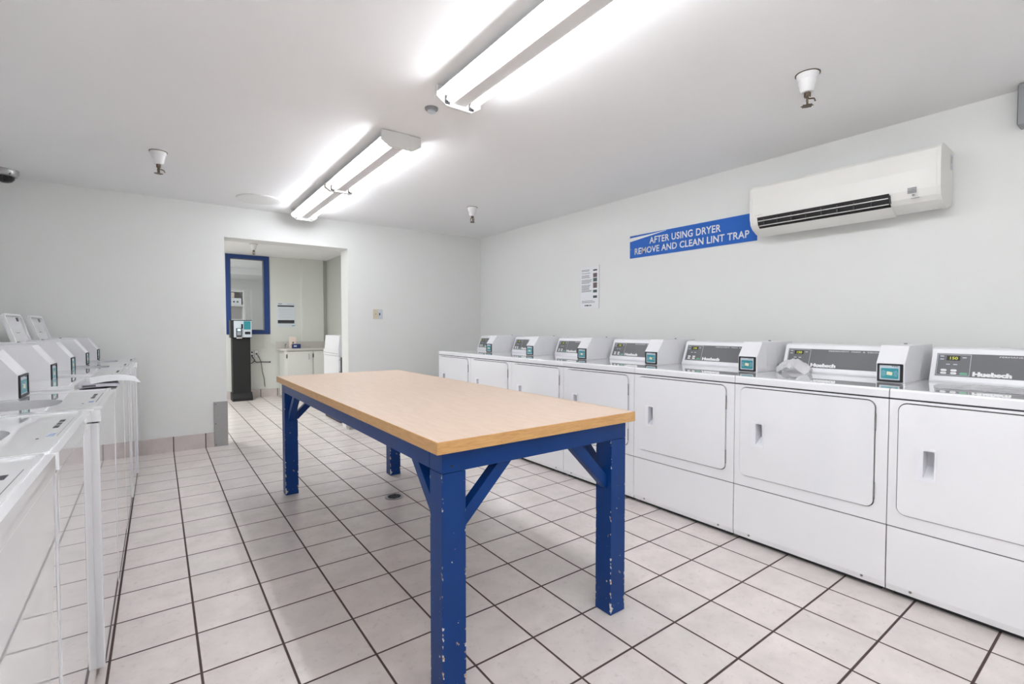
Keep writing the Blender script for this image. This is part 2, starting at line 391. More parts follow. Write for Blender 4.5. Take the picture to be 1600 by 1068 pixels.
# ---------------------------------------------------------------- payment box shared by washers and dryers
def reader_box(t, x0, x1, yf, yb, zb, ztop):
    """Steel payment box with a contactless reader; front toward local -Y."""
    zf = zb + .092; yt = yf + .062
    cb = MB().prism([(yf, zb), (yf, zf), (yt, ztop), (yb, ztop), (yb, zb)], 'x', x0, x1, .0025).build('card_box', 'enamel_side', t)
    a, b = x0 + .006, x1 - .006; z0, z1 = zb + .004, zf - .003
    MB().plate(rrect(a, b, z0, z1, .003, 2), [rrect(a + .008, b - .011, z0 + .009, z1 - .007, .003, 2)], 'y', yf - .006, yf).build('reader_bezel', 'dark', cb)
    MB().box(a + .008, b - .011, yf - .002, yf, z0 + .009, z1 - .007).build('reader_plate', 'palegrey', cb)
    xm, zm = (a + b) / 2 - .0015, (z0 + z1) / 2 - .003
    hw, hh = (b - a) / 2 - .016, (z1 - z0) / 2 - .018
    MB().prism(rrect(xm - hw, xm + hw, zm - hh, zm + hh, .003, 2), 'y', yf - .0035, yf - .001).build('reader_screen', 'teal', cb)
    m = MB().prism(rrect(-.011, .011, -.008, .008, .002, 2), 'y', -.001, .001).xf(Matrix.Translation((xm, yf - .0042, zm)) @ Matrix.Rotation(R(8), 4, 'Y'))
    m.build('card_symbol', 'cream', cb)
    wv = MB()
    for sg in (-1, 1):
        for r in (.019, .0245, .030):
            wv.tube([(xm + sg * r * math.cos(R(q)), yf - .0038, zm + r * math.sin(R(q)) * .8) for q in range(-38, 39, 19)], .0007, 5)
    wv.build('wave_symbol', 'palegrey', cb)
    lt = MB()
    for k in range(3): lt.box(b - .042 + k * .008, b - .037 + k * .008, yf - .0032, yf - .001, z1 - .0125, z1 - .0095)
    lt.build('indicator', 'ink', cb)
    MB().cyl((x0 + .03, yb - .12, ztop + .003), .007, .006).build('lock', 'grey_plastic', cb)
    MB().plate(rrect(yf + .11, yf + .25, zb + .03, ztop - .03, .006), [rrect(yf + .115, yf + .245, zb + .035, ztop - .035, .005)], 'x', x0 - .001, x0 + .001).build('side_door', 'enamel_side', cb)
    MB().plate(rrect(yf + .11, yf + .25, zb + .03, ztop - .03, .006), [rrect(yf + .115, yf + .245, zb + .035, ztop - .035, .005)], 'x', x1 - .001, x1 + .001).build('side_door', 'enamel_side', cb)
    return cb

# ---------------------------------------------------------------- dryers
DW, DD, DZ = .683, .71, .888
XD = 2.5105
def make_dryer():
    t = thing('tumble_dryer', '', 'dryer', (0, 0, 0), R(-90), 'white dryers along the right wall')
    h = DW / 2 - .0015
    MB().box(-h + .02, h - .02, .035, DD - .02, 0, .03).build('plinth', 'gap', t)
    MB().box(-h, h, .06, DD, .022, .846).build('cabinet', 'enamel_side', t)
    MB().prism([(.0, .2985), (.0, .05), (.006, .024), (.0073, .024), (.0073, .2985)], 'x', -h, h, .002).build('lower_panel', 'enamel', t)
    for x in (-.255, .255):
        MB().cyl((x, .003, .043), .0055, .008, 'y', 12).build('screw', 'chrome', t)
    H = DW / 2 - .0002
    MB().plate([(-H, .026), (H, .026), (H, DZ - .012), (-H, DZ - .012)], [[(-h + .004, .305), (h - .004, .305), (h - .004, .840), (-h + .004, .840)]], 'y', .0075, .009).build('seam', 'gap', t)
    dx0, dx1, dz0, dz1 = -.306, .292, .362, .829
    MB().plate([(-h, .303), (h, .303), (h, .843), (-h, .843)], [rrect(dx0 - .004, dx1 + .004, dz0 - .004, dz1 + .004, .034, 8)], 'y', 0, .0295).build('front_panel', 'enamel', t)
    MB().plate(rrect(dx0 - .004, dx1 + .004, dz0 - .004, dz1 + .004, .034, 8), [rrect(-.246 + .02, -.18 - .003, .522 + .008, .656 - .006, .006, 4)], 'y', .0285, .0295).build('door_seal', 'gap', t)
    hx0, hx1, hz0, hz1 = -.246, -.18, .522, .656
    d = MB().plate(rrect(dx0, dx1, dz0, dz1, .03, 8), [rrect(hx0 + .022, hx1 - .005, hz0 + .010, hz1 - .008, .006, 4)], 'y', -.0065, .010).build('door', 'enamel', t)
    hm = MB().plate(rrect(hx0, hx1, hz0, hz1, .006, 4), [rrect(hx0 + .024, hx1 - .007, hz0 + .012, hz1 - .010, .004, 4)], 'y', -.0095, -.006)
    a, b, c, e = hx0 + .022, hx1 - .005, hz0 + .010, hz1 - .008
    hm.box(a, a + .0022, -.0065, .052, c, e); hm.box(b - .0022, b, -.0065, .052, c, e)
    hm.box(a, b, .050, .054, c, e); hm.box(a, b, -.0065, .052, e - .002, e)
    hm.prism([(-.0065, c), (.052, c), (.052, c + .045), (-.0065, c + .003)], 'x', a, b)
    hm.build('handle', 'handle_plastic', d)
    for z0, z1 in ((.40, .475), (.70, .775)):
        MB().cyl((dx1 + .003, -.004, (z0 + z1) / 2), .0035, z1 - z0, 'z', 10).build('hinge', 'chrome', d)
    MB().prism([(-.001, .8495), (-.001, DZ - .008), (.004, DZ - .001), (.012, DZ), (DD, DZ), (DD, .8495)], 'x', -h, h, .0012).build('top_lid', 'enamel', t)
    # sloping console
    y0, z0, y1, z1 = .492, DZ, .55, 1.045
    cw = h - .016
    co = MB().prism([(y0, z0), (y0, z0 + .01), (y1, z1), (y1 + .02, z1 + .006), (DD - .01, z1 + .006), (DD - .01, z0)], 'x', -cw, cw, .002).build('console', 'enamel_side', t)
    sl = Vector((0, y1 - y0, z1 - z0 - .01)); L = sl.length; sl.normalize(); n = Vector((0, -sl.z, sl.y))
    def S(mb, hgt=0.0):    # local (x, -out, v) to console slope
        m = Matrix(((1, 0, 0, 0), (0, -n.y, sl.y, y0 + n.y * hgt), (0, -n.z, sl.z, z0 + .01 + n.z * hgt), (0, 0, 0, 1)))
        return mb.xf(m)
    px0, px1 = -cw + .02, .208
    S(MB().box(px0, px1, -.002, .001, .022, L - .024)).build('control_panel', 'panel', co)
    S(MB().plate([(px0 + .003, .026), (px0 + .122, .026), (px0 + .122, L - .028), (px0 + .003, L - .028)], [[(px0 + .0045, .0275), (px0 + .1205, .0275), (px0 + .1205, L - .0295), (px0 + .0045, L - .0295)]], 'y', -.0026, -.0015)).build('panel_outline', 'palegrey', co)
    S(MB().box(px0 + .036, px0 + .084, -.0032, -.001, L - .058, L - .036)).build('display', 'dark', co)
    S(text_bm('150', .028, .02, .0004, .014).xf(Matrix.Translation((px0 + .062, -.0033, L - .047)))).build('display_digits', 'led', co)
    for i, (bx, bz) in enumerate(((.03, .05), (.03, .036), (.066, .05), (.066, .036))):
        S(MB().prism(rrect(px0 + bx - .011, px0 + bx + .011, bz - .0052, bz + .0052, .005, 4), 'y', -.0042, -.001)).build('button', 'plastic', co)
    S(MB().prism(rrect(px0 + .088, px0 + .115, .03, .041, .0045, 4), 'y', -.0042, -.001)).build('start_button', 'green', co)
    m = MB()
    for q in ((.012, L - .04), (.012, L - .055), (.092, L - .045), (.036, .078), (.062, .078)): m.box(px0 + q[0], px0 + q[0] + .014, -.0025, -.001, q[1], q[1] + .004)
    S(m).build('panel_marks', 'palegrey', co)
    S(text_bm('Huebsch', .128, .07, .0004, .0225).xf(Matrix.Translation((px0 + .196, -.0028, .037)))).build('lettering', 'white_ink_and_glare', co)
    S(text_bm('PERMANENT  PRESS  &  DELICATE', .26, .0, .0004, .0062).xf(Matrix.Translation((px0 + .345, -.0028, L - .034)))).build('cycle_lettering', 'white_ink_and_glare', co)
    reader_box(t, .212, .323, .27, DD - .005, DZ, 1.062)
    return t
YD0 = 4.7945
dr_labels = ['farthest white dryer of the right-wall row, at its back end near the corner',
             'second farthest white dryer of the right-wall row',
             'third farthest white dryer in the right-wall row, its lower half hidden by the table',
             'middle white dryer of the right-wall row, behind the right corner of the table',
             'white dryer on the right wall just to the right of the table end',
             'white dryer with crumpled clear plastic on the left of its console',
             'nearest white dryer, cut off by the right edge of the picture']
dryer = make_dryer()
for i in range(7):
    loc = (XD, YD0 - (i + .5) * DW, 0)
    if i == 0: dryer.location = loc; dryer['label'] = dr_labels[0]
    else: clone(dryer, loc, dr_labels[i])

# ---------------------------------------------------------------- washers
WW, WD, WZ = .653, .70, .88
def make_washer(open_lid):
    t = thing('washing_machine', '', 'washer', (0, 0, 0), R(90), 'white top-load washers along the left wall')
    h = WW / 2 - .002
    MB().box(-h + .02, h - .02, .03, WD - .03, 0, .04).build('plinth', 'gap', t)
    MB().box(-h, h, 0, WD, .025, .838, .006).build('cabinet', 'enamel', t)
    MB().box(-h + .004, h - .004, .004, WD, .836, .842).build('seam', 'gap', t)
    hole = rrect(-.19, .10, .125, .45, .11, 8)
    dk = MB().plate(rrect(-h, h, -.004, WD, .012, 4), [hole] if open_lid else [], 'z', .842, WZ)
    dk.build('top_deck', 'enamel', t)
    rim = MB().plate(rrect(-h + .002, h - .002, .012, WD - .17, .012, 4), [rrect(-h + .012, h - .012, .022, WD - .18, .01, 4)], 'z', WZ - .001, WZ + .004)
    rim.build('deck_rim', 'enamel', t)
    if open_lid:
        MB().lathe([(.232, .838), (.21, .83), (.20, .80), (.20, .78), (.23, .77)], (0, .30, 0)).build('tub_ring', 'plastic', t)
        MB().lathe([(.235, .77), (.235, .36), (.0, .35), (.0, .345), (.24, .355), (.24, .77)], (0, .30, 0)).build('drum', 'chrome', t)
        MB().lathe([(.0, .62), (.035, .615), (.06, .5), (.11, .37), (.0, .37)], (0, .30, 0)).build('agitator', 'plastic', t)
    # lid: built lying on the deck, hinged at its rear edge
    hy = .50; ll, lw = .36, .225
    def LX(mb):
        return mb.xf(Matrix.Translation((0, hy, WZ + .006)) @ Matrix.Rotation(R(-106 if open_lid else 0), 4, 'X'))
    if open_lid:
        lid = LX(MB().plate(rrect(-lw, lw, -ll, -.004, .035, 6), [], 'z', .006, .014)).build('lid', 'enamel', t)
        LX(MB().plate(rrect(-lw, lw, -ll, -.004, .035, 6), [rrect(-lw + .012, lw - .012, -ll + .012, -.016, .025, 6)], 'z', -.008, .006)).build('lid_rim', 'plastic', lid)
        mk = MB()
        for (a, b, c, e) in ((-.16, -.13, -.13, -.09), (-.185, -.165, -.2, -.175), (-.19, -.15, -.06, -.02), (.12, .17, -ll + .02, -ll + .045), (.05, .15, -.1, -.098), (.05, .15, -.12, -.118), (-.02, .06, -.24, -.237)): mk.box(a, b, c, e, .004, .0065)
        LX(mk).build('lid_marks', 'ink', lid)
        for x in (-lw + .005, lw - .005):
            LX(MB().cyl((x, -.15, -.006), .010, .026, 'x', 12)).build('bumper', 'ink', lid)
    else:
        LX(MB().box(-lw, lw, -ll, -.004, -.0065, .010, .003)).build('lid', 'enamel', t)
    # console along the back
    co = MB().prism([(.602, WZ), (.63, 1.02), (.64, 1.03), (WD, 1.03), (WD, WZ)], 'x', -h + .01, h - .01, .002).build('console', 'enamel_side', t)
    MB().prism([(.604, .91), (.622, 1.0), (.620, 1.0), (.602, .91)], 'x', -h + .03, .19).build('control_panel', 'panel', co)
    # printed label on the front right of the deck
    lb = MB()
    for x, y, w_, d_ in ((.03, .03, .035, .011), (.085, .031, .03, .009), (.135, .03, .035, .011)): lb.box(x, x + w_, y + .01, y + .01 + d_, WZ - .0005, WZ + .0007)
    lb.box(-.10, .20, .024, .026, WZ - .0005, WZ + .0007).box(-.10, .17, .017, .019, WZ - .0005, WZ + .0007)
    lb.box(-.125, -.115, .056, .061, WZ - .0005, WZ + .0007)
    lb.build('printed_label', 'ink', t)
    if open_lid: MB().box(-.10, -.06, .032, .046, WZ - .0005, WZ + .0008).build('printed_badge', 'blueink', t)
    reader_box(t, .135, .295, .262, .60, WZ, 1.062)
    return t
wa_x = [-.184, -.181, -.160, -.158, -.157, -.150, -.140]
wa_lab = ['nearest white washer, cut off at the lower left corner of the picture',
          'second nearest white washer in the left row, drum opening just at the picture edge',
          'third nearest white washer in the left row, with a dark open drum rim on top',
          'fourth left-row washer from the camera, a folded leaflet over its front edge',
          'fifth white washer from the camera in the left row, lid closed',
          'sixth left-row washer from the camera, its raised lid the left of two',
          'farthest washer of the left row, beside the back wall, with its lid raised']
w_open = make_washer(True); w_closed = make_washer(False); used = set()
for i in range(7):
    src = w_open if i in (1, 2, 5, 6) else w_closed
    loc = (wa_x[i], .747 + (i + .5) * WW, 0)
    if src.name not in used: used.add(src.name); src.location = loc; src['label'] = wa_lab[i]
    else: clone(src, loc, wa_lab[i])

# leaflet lying on a washer
t = thing('leaflet', 'folded white leaflet curling over the front edge of a left-row washer', 'leaflet', (-.19, 2.98, .886), R(6))
def leaf(u0, u1, lift, hang, y0, y1):
    g = []
    for i in range(9):
        u = u0 + (u1 - u0) * i / 8
        z = lift * math.sin(math.pi * min(1, max(0, i / 8))) - (max(0, u - .045) ** 2) * hang
        g.append([(u, y0 + (y1 - y0) * j / 3 + .01 * i / 8, z + .002 * j) for j in range(4)])
    return g
MB().sheet(leaf(-.11, .03, .003, 0, -.21, .03), .0008).build('lower_page', 'greypaper', t)
MB().sheet([[(x, y, z + .006) for x, y, z in row] for row in leaf(-.07, .11, .010, 1.2, -.10, .20)], .0008).build('upper_page', 'paper', t)
MB().box(-.10, -.055, -.195, -.13, .0026, .0048).build('printed_block', 'ink', t)

# plastic on the dryers
def crumple(name, label, cat, loc, sx, sy, h, seed, mat, nx=22, ny=18):
    rnd = random.Random(seed); g = []
    ph = [(rnd.uniform(8, 34) / sx, rnd.uniform(8, 34) / sy, rnd.uniform(0, 6.3)) for _ in range(7)]
    for i in range(nx + 1):
        row = []
        for j in range(ny + 1):
            u, v = i / nx * 2 - 1, j / ny * 2 - 1
            x, y = u * sx * (1 - .18 * abs(v) ** 3), v * sy * (1 - .2 * abs(u) ** 3)
            w = max(0, 1 - (u * u + v * v) * .55)
            s_ = sum(abs(math.sin(a * x * .2 + b * y * .2 + c)) for a, b, c in ph) / len(ph)
            row.append((x + rnd.uniform(-.1, .1) * sx / nx, y + rnd.uniform(-.1, .1) * sy / ny, .0015 + h * w * (.25 + s_ * .9) * (1 if h > .02 else s_)))
        g.append(row)
    o = MB().sheet(g, .0006).build(name, mat, smooth=False, loc=loc); return tag(o, label, cat)
crumple('plastic_wrap', 'crumpled clear plastic in front of a dryer console on the right wall', 'plastic', (2.93, 1.262, .8885), .05, .092, .085, 3, 'wrap')
crumple('plastic_sheet', 'flattened clear plastic sheet lying on the nearest dryer at the right edge', 'plastic', (2.80, .44, .8885), .13, .17, .012, 8, 'wrap', 26, 26)

# ---------------------------------------------------------------- the folding table
A = .0833; L0, L1, Y0, Y1, TT = .6827, 1.4305, 1.2856, 3.5383, .8093
OVX, OVY, TH = .0284, .0242, .037
ZR0, ZR1 = .705, TT - TH                       # rails
t = thing('folding_table', 'large blue timber table with a maple laminate top in the middle of the room', 'table', (0, 0, 0))
top = MB().box(L0 - OVX + .004, L1 + A + OVX - .004, Y0 - OVY + .004, Y1 + A + OVY - .004, TT - .012, TT).build('tabletop', 'laminate', t, smooth=False)
x0, x1, y0, y1 = L0 - OVX, L1 + A + OVX, Y0 - OVY, Y1 + A + OVY
e = MB().plate([(x0, y0), (x1, y0), (x1, y1), (x0, y1)], [[(x0 + .022, y0 + .022), (x1 - .022, y0 + .022), (x1 - .022, y1 - .022), (x0 + .022, y1 - .022)]], 'z', TT - TH, TT - .0119)
e.plate([(x0, y0), (x1, y0), (x1, y1), (x0, y1)], [[(x0 + .004, y0 + .004), (x1 - .004, y0 + .004), (x1 - .004, y1 - .004), (x0 + .004, y1 - .004)]], 'z', TT - .012, TT + .0002)
e.build('edging', 'oak', top, smooth=False)
for lx in (L0, L1):
    for ly in (Y0, Y1):
        MB().box(-A / 2, A / 2, -A / 2, A / 2, 0, ZR0 - .001, .0025).build('leg', 'blue', t, loc=(lx + A / 2, ly + A / 2, 0))
for ly in (Y0, Y1): MB().box(L0, L1 + A, ly, ly + A, ZR0, ZR1, .002).build('end_rail', 'blue_rail', t)
for lx in (L0, L1): MB().box(lx, lx + A, Y0 + A + .001, Y1 - .001, ZR0, ZR1, .002).build('long_rail', 'blue_rail', t)
bt = .04; bl = .20
def brace(axis, c0, d, cross):
    """45 degree knee brace from a leg face c0 in direction d up to the rail."""
    w = bt * 1.414; z1_ = ZR0
    P = [(c0, z1_ - bl), (c0, z1_ - bl + w), (c0 + d * (bl - w), z1_), (c0 + d * bl, z1_)]
    if axis == 'x': mb = MB().prism(P, 'y', cross - .019, cross + .019, .0015)
    else: mb = MB().prism(P, 'x', cross - .019, cross + .019, .0015)
    mb.build('brace', 'blue_rail', t)
for ly in (Y0, Y1):
    brace('x', L0 + A, 1, ly + A / 2); brace('x', L1, -1, ly + A / 2)
for lx in (L0, L1):
    brace('y', Y0 + A, 1, lx + A / 2); brace('y', Y1, -1, lx + A / 2)
MB().cyl((L0 + .033, Y0 - .0005, ZR0 + .02), .004, .002, 'y', 10).build('bolt', 'dark', t)

# floor drain
t = thing('floor_drain', 'round steel floor drain in the tiles under the table', 'drain', (1.27, 3.077, 0))
MB().lathe([(.0, .001), (.062, .001), (.062, .004), (.058, .006), (.056, .004), (.0, .004)]).build('rim', 'metal', t)
m = MB()
for i in range(-2, 3):
    hw = math.sqrt(.043 ** 2 - (i * .017) ** 2); m.box(-hw, hw, i * .017 - .004, i * .017 + .004, .0042, .0062)
m.build('grate_slots', 'dark', t)

# ---------------------------------------------------------------- fluorescent fixtures
def make_fixture():
    Lf = 2.44; t = thing('fluorescent_fixture', '', 'ceiling light', (0, 0, 0), 0, 'double-tube fluorescent fixtures')
    hw = .118
    # reflector wings and channel: cross-section in x,z (z relative to ceiling), along +Y
    MB().box(-.05, .05, .004, Lf - .004, -.05, 0).build('housing', 'fixture', t)
    for s in (-1, 1):
        P = [(s * .028, -.05), (s * .028, -.0515), (s * .075, -.048), (s * hw, -.038), (s * hw, -.036), (s * .075, -.046)]
        MB().prism(P, 'y', .004, Lf - .004).build('reflector', 'fixture', t)
        W_ = [(s * hw, -.038), (s * (hw + .002), -.038), (s * .085, -.001), (s * .083, -.001)]
        MB().prism(W_, 'y', .004, Lf - .004).build('side_wing', 'fixture', t)
    MB().prism([(-.042, -.049), (-.036, -.074), (.036, -.074), (.042, -.049)], 'y', .004, Lf - .004, .002).build('channel_cover', 'fixture_grey', t)
    for y0_, y1_ in ((0, .022), (Lf - .022, Lf)):
        MB().prism([(-.122, -.004), (.122, -.004), (.125, -.060), (.07, -.094), (-.07, -.094), (-.125, -.060)], 'y', y0_, y1_, .002).build('end_cap', 'fixture', t)
    MB().prism([(-.122, -.030), (.122, -.030), (.124, -.062), (.085, -.090), (-.085, -.090), (-.124, -.062)], 'y', Lf / 2 - .02, Lf / 2 + .02, .002).build('centre_bracket', 'fixture_grey', t)
    for s in (-1, 1):
        for a, b in ((.045, Lf / 2 - .05), (Lf / 2 + .05, Lf - .045)):
            tb = MB().cyl((s * .067, (a + b) / 2, -.068), .0135, b - a, 'y', 16).build('tube', 'tube', t)
            for y_ in (a - .012, b + .012):
                MB().cyl((s * .067, y_, -.068), .0125, .026, 'y', 16).build('tube_cap', 'metal', tb)
            for y_, dy in ((a - .024, -1), (b + .024, 1)):
                MB().box(s * .067 - .014, s * .067 + .014, y_ - .008, y_ + .008, -.086, -.046, .003).build('lampholder', 'gap', t)
    return t
fx = make_fixture(); fx.location = (1.225, -.31, ZC)
fx['label'] = 'nearest fluorescent fixture, running out over the top edge of the picture'
clone(fx, (-.25, -2.5 - .31, ZC), 'added fluorescent fixture for more light behind the camera, outside the picture')  # extra fixture added out of view to light the near and left side
clone(fx, (1.21, 2.77, ZC), 'twin-tube fluorescent fixture seen whole, pointing toward the opening')

# ---------------------------------------------------------------- ceiling hardware
def make_sprinkler(loc, label, rz=0.0):
    t = thing('sprinkler_head', label, 'sprinkler', loc, rz, 'pendent sprinkler heads on the ceilings')
    MB().lathe([(.0, 0), (.052, 0), (.052, -.003), (.0, -.003)]).build('escutcheon', 'brass', t)
    MB().lathe([(.0, -.0031), (.047, -.003), (.044, -.022), (.039, -.028), (.037, -.045), (.033, -.052), (.031, -.07), (.024, -.084), (.0, -.086)]).build('cup', 'plastic', t)
    h = MB().cyl((0, 0, -.094), .014, .022, 'z', 6)
    for s in (-1, 1): h.tube([(s * .012, 0, -.10), (s * .017, 0, -.118), (s * .014, 0, -.136), (0, 0, -.142)], .0032)
    h.tube([(0, 0, -.10), (0, 0, -.142)], .004); h.tube([(0, 0, -.112), (-.012, -.026, -.12), (-.016, -.03, -.134)], .0035)
    h.build('head', 'brass', t)
    d = MB().cyl((0, 0, -.145), .021, .002, 'z', 16)
    for k in range(8): a = k * math.pi / 4; d.box(-.003, .003, .016, .026, -.1465, -.1435) if k == 0 else d.cyl((.022 * math.cos(a), .022 * math.sin(a), -.145), .004, .002, 'z', 8)
    d.build('deflector', 'brass', t)
    return t
sp = make_sprinkler((2.453, 1.019, ZC), 'white-cupped sprinkler head nearest the camera, above the air conditioner side', .5)
clone(sp, (.022, 4.03, ZC), 'sprinkler head on the ceiling left of the light fixtures', 1.9)
clone(sp, (2.505, 4.067, ZC), 'small far sprinkler head on the ceiling near the right back corner', 2.6)
clone(sp, (1.11, 7.68, ZC), 'sprinkler head seen through the opening above the blue window', .3)
t = thing('heat_detector', 'small grey round detector on the ceiling at the end of the near fixture', 'detector', (1.203, 2.367, ZC))
MB().lathe([(0, 0), (.035, 0), (.035, -.008), (.028, -.014), (0, -.014)]).build('base', 'grey_plastic', t)
MB().lathe([(0, -.0135), (.022, -.0135), (.022, -.022), (.014, -.026), (0, -.026)]).build('sensor', 'palegrey', t)
o = MB().lathe([(0, 0), (.185, 0), (.188, -.004), (.183, -.010), (.14, -.013), (.135, -.011), (0, -.011)], seg=48).build('ceiling_cover_plate', 'fixture', loc=(.769, 4.96, ZC))
tag(o, 'flat round white cover plate on the ceiling beside the far light fixture', 'cover plate')
t = thing('dome_camera', 'grey dome security camera on the ceiling at the left edge of the picture', 'camera', (-.905, 5.17, ZC))
MB().lathe([(0, 0), (.080, 0), (.080, -.03), (.070, -.048), (.056, -.052), (0, -.052)]).build('housing', 'metal', t)
MB().lathe([(.058, -.05), (.055, -.068), (.04, -.086), (.02, -.094), (0, -.096)]).build('dome', 'smoke_dome', t)
for k in range(3): MB().cyl((.074 * math.cos(k * 2.1 - 1), .074 * math.sin(k * 2.1 - 1), -.036), .005, .012, 'z', 8).build('screw', 'ink', t)

# ---------------------------------------------------------------- right wall: air conditioner, signs
t = thing('air_conditioner', 'white split air conditioner high on the right wall', 'air conditioner', (XR, 1.195, 1.775), R(-90))
# local: front toward -Y, x = along wall, z up; wall at y=0
hw = .492; D = .235
prof = [(0, .31), (-.20, .318), (-.222, .312), (-D, .296), (-D - .004, .20), (-D, .10), (-D + .012, .06), (-D + .035, .036)]
lower = [(-D + .085, .012), (-.12, .0), (0, .03)]
MB().prism(prof + lower, 'x', -hw + .008, hw - .008, .003).build('body', 'ac', t)
for x in (-hw, hw - .018): MB().prism([(p[0], p[1]) for p in [(-.012, .312), (-.2, .321), (-.225, .314), (-D - .003, .297), (-D - .007, .20), (-D - .003, .10), (-D + .009, .057), (-D + .033, .032), (-D + .085, .008), (-.12, -.003), (-.012, .028)]], 'x', x, x + .018, .002).build('side_panel', 'ac', t)
lv = MB().prism([(-D - .002, .098), (-D - .0035, .102), (-D + .06, .03), (-D + .0885, .0105), (-D + .084, .008), (-D + .05, .022), (-D + .010, .055)], 'x', -hw + .05, hw - .215)
lv.build('outlet_slot', 'dark', t)
for q in ((-D + .0015, .0775), (-D + .0195, .0485)):
    MB().box(-hw + .055, hw - .22, q[0] - .005, q[0] + .005, q[1] - .0022, q[1] + .0022, .001).build('louver', 'ac', t)
for k in range(9): x = -hw + .09 + k * .085; MB().box(x, x + .004, -D - .002, -D + .028, .05, .092).build('fin', 'ink', t)
MB().prism([(-D + .032, .0335), (-D + .028, .031), (-D + .08, .0), (-.13, -.012), (-.125, -.006)], 'x', -hw + .045, hw - .21, .001).build('flap', 'ac', t)
m = MB()
for k in range(4): m.box(hw - .135, hw - .097, -D - .0042, -D - .002, .083 + k * .008, .088 + k * .008)
m.box(hw - .115, hw - .105, -D - .0035, -D, .068, .076).box(hw - .12, hw - .085, -D - .001, -D + .003, .0545, .0575)
m.build('display_marks', 'grey_plastic', t)
text_bm('DAIKIN', .045, 0, .0004, .007).xf(Matrix.Translation((-hw + .06, -D - .0045, .118))).build('lettering', 'fixture_grey', t)
lb = MB().box(hw + .0, hw + .001, -.07, -.03, .21, .29).build('rating_label', 'palegrey', t)
MB().box(hw + .001, hw + .0014, -.065, -.035, .225, .228).box(hw + .001, hw + .0014, -.065, -.035, .24, .28).build('rating_print', 'fixture_grey', lb)

# blue sign (local: faces -Y, x along wall)
SW, SH = 1.15, .2
t = thing('wall_sign', 'long blue sign with white lettering on the right wall beside the air conditioner', 'sign', (XR, 2.329, 1.87), R(-90))
MB().box(-SW / 2, SW / 2, -.005, 0, -SH / 2, SH / 2).build('board', 'sign_blue', t, smooth=False)
text_bm('AFTER USING DRYER', .66, .02, .0006, .058, 1.06).xf(Matrix.Translation((-.03, -.0052, .034))).build('lettering', 'white_ink_and_glare', t, smooth=False)
text_bm('REMOVE AND CLEAN LINT TRAP', 1.04, .02, .0006, .056, 1.04).xf(Matrix.Translation((0.0, -.0052, -.044))).build('lettering', 'white_ink_and_glare', t, smooth=False)
g = []
for i in range(15):
    u = i / 14; xx = -SW / 2 + .003 + u * .385; zl = .048 + .046 * u; zu = min(zl + .031 * (1 - u) ** 1.2 + .003, .0995)
    g.append([(xx, -.0062 - .005 * math.sin(math.pi * v) * (1 - u * .6), zl + (zu - zl) * v) for v in (0, .33, .66, 1)])
MB().sheet(g, .0006).build('peeling_film_glare', 'white_ink_and_glare', t)  # lifted film; its white colour stands for the glare along it
for x in (-SW / 2 + .012, SW / 2 - .03): MB().cyl((x, -.0055, -.02), .003, .002, 'y', 10).build('screw', 'palegrey', t)

# instruction poster on the right wall
t = thing('instruction_notice', 'narrow laminated notice with small photos on the right wall above the dryers', 'notice', (XR, 3.418, 1.546), R(-90))
PW, PH = .27, .425
MB().box(-PW / 2, PW / 2, -.002, 0, -PH / 2, PH / 2).build('sheet', 'paper', t, smooth=False)
MB().plate([(-PW / 2, -PH / 2), (PW / 2, -PH / 2), (PW / 2, PH / 2), (-PW / 2, PH / 2)], [[(-PW / 2 + .012, -PH / 2 + .012), (PW / 2 - .012, -PH / 2 + .012), (PW / 2 - .012, PH / 2 - .012), (-PW / 2 + .012, PH / 2 - .012)]], 'y', -.003, 0).build('lamination', 'plastic', t, smooth=False)
rnd = random.Random(4); m = MB(); z = .172
for blk in (2, 0, 1, 0, 3, 0, 4, 0, 7):
    if blk == 0: z -= .012; continue
    for k in range(blk): m.box(-.105, -.105 + rnd.uniform(.10, .145), -.0026, -.0015, z, z + .0035); z -= .0105
for k in range(3): m.box(-.10, .08 - .03 * (k == 0), -.0026, -.0015, -.135 - k * .009, -.1325 - k * .009)
m.build('printed_text', 'ink', t, smooth=False)
for z0, z1, mt in ((.158, .172, 'ink'), (.095, .135, 'photo_dark'), (.052, .088, 'photo_green'), (-.01, .042, 'photo_dark'), (-.055, -.028, 'photo_green'), (-.108, -.084, 'photo_green')):
    MB().box(.055, .107, -.0027, -.0015, z0, z1).build('printed_photo', mt, t, smooth=False)
m = MB()
for k, w_ in enumerate((.013, .018, .012, .01, .014)): m.box(-.06 + k * .019, -.06 + k * .019 + w_, -.0027, -.0015, -.186, -.174)
m.build('printed_emblem', 'ink', t, smooth=False)

# things cut by the right edge of the picture
t = thing('grey_box', 'dark grey box high on the right wall, cut off by the picture edge', 'box', (XR, .30, 2.225), R(-90))
MB().box(-.155, .15, -.1, 0, -.1, .095, .003).build('case', 'grey_plastic', t)
MB().box(-.157, -.153, -.095, -.005, -.095, .09).build('side_plate', 'gap', t)
o = MB().box(-.15, .15, -.006, 0, -.2, .2, .001).build('laminated_sheet', 'paper', loc=(XR, .28, 1.68)); o.rotation_euler = (0, 0, R(-90))
tag(o, 'shiny white sheet on the right wall at the very edge of the picture', 'notice')

# switch plate on the back wall
t = thing('switch_plate', 'small ivory and grey double switch plate on the back wall', 'switch', (2.055, YB, 1.302))
MB().box(-.056, .056, -.006, 0, -.056, .056, .003).build('plate', 'ivory', t)
MB().box(.002, .052, -.0075, -.005, -.052, .052, .001).build('cover', 'palegrey', t)
MB().box(.012, .022, -.018, -.006, -.014, .012, .002).build('toggle', 'dark', t)
MB().cyl((-.027, -.007, 0), .006, .003, 'y', 12).build('screw', 'grey_plastic', t)

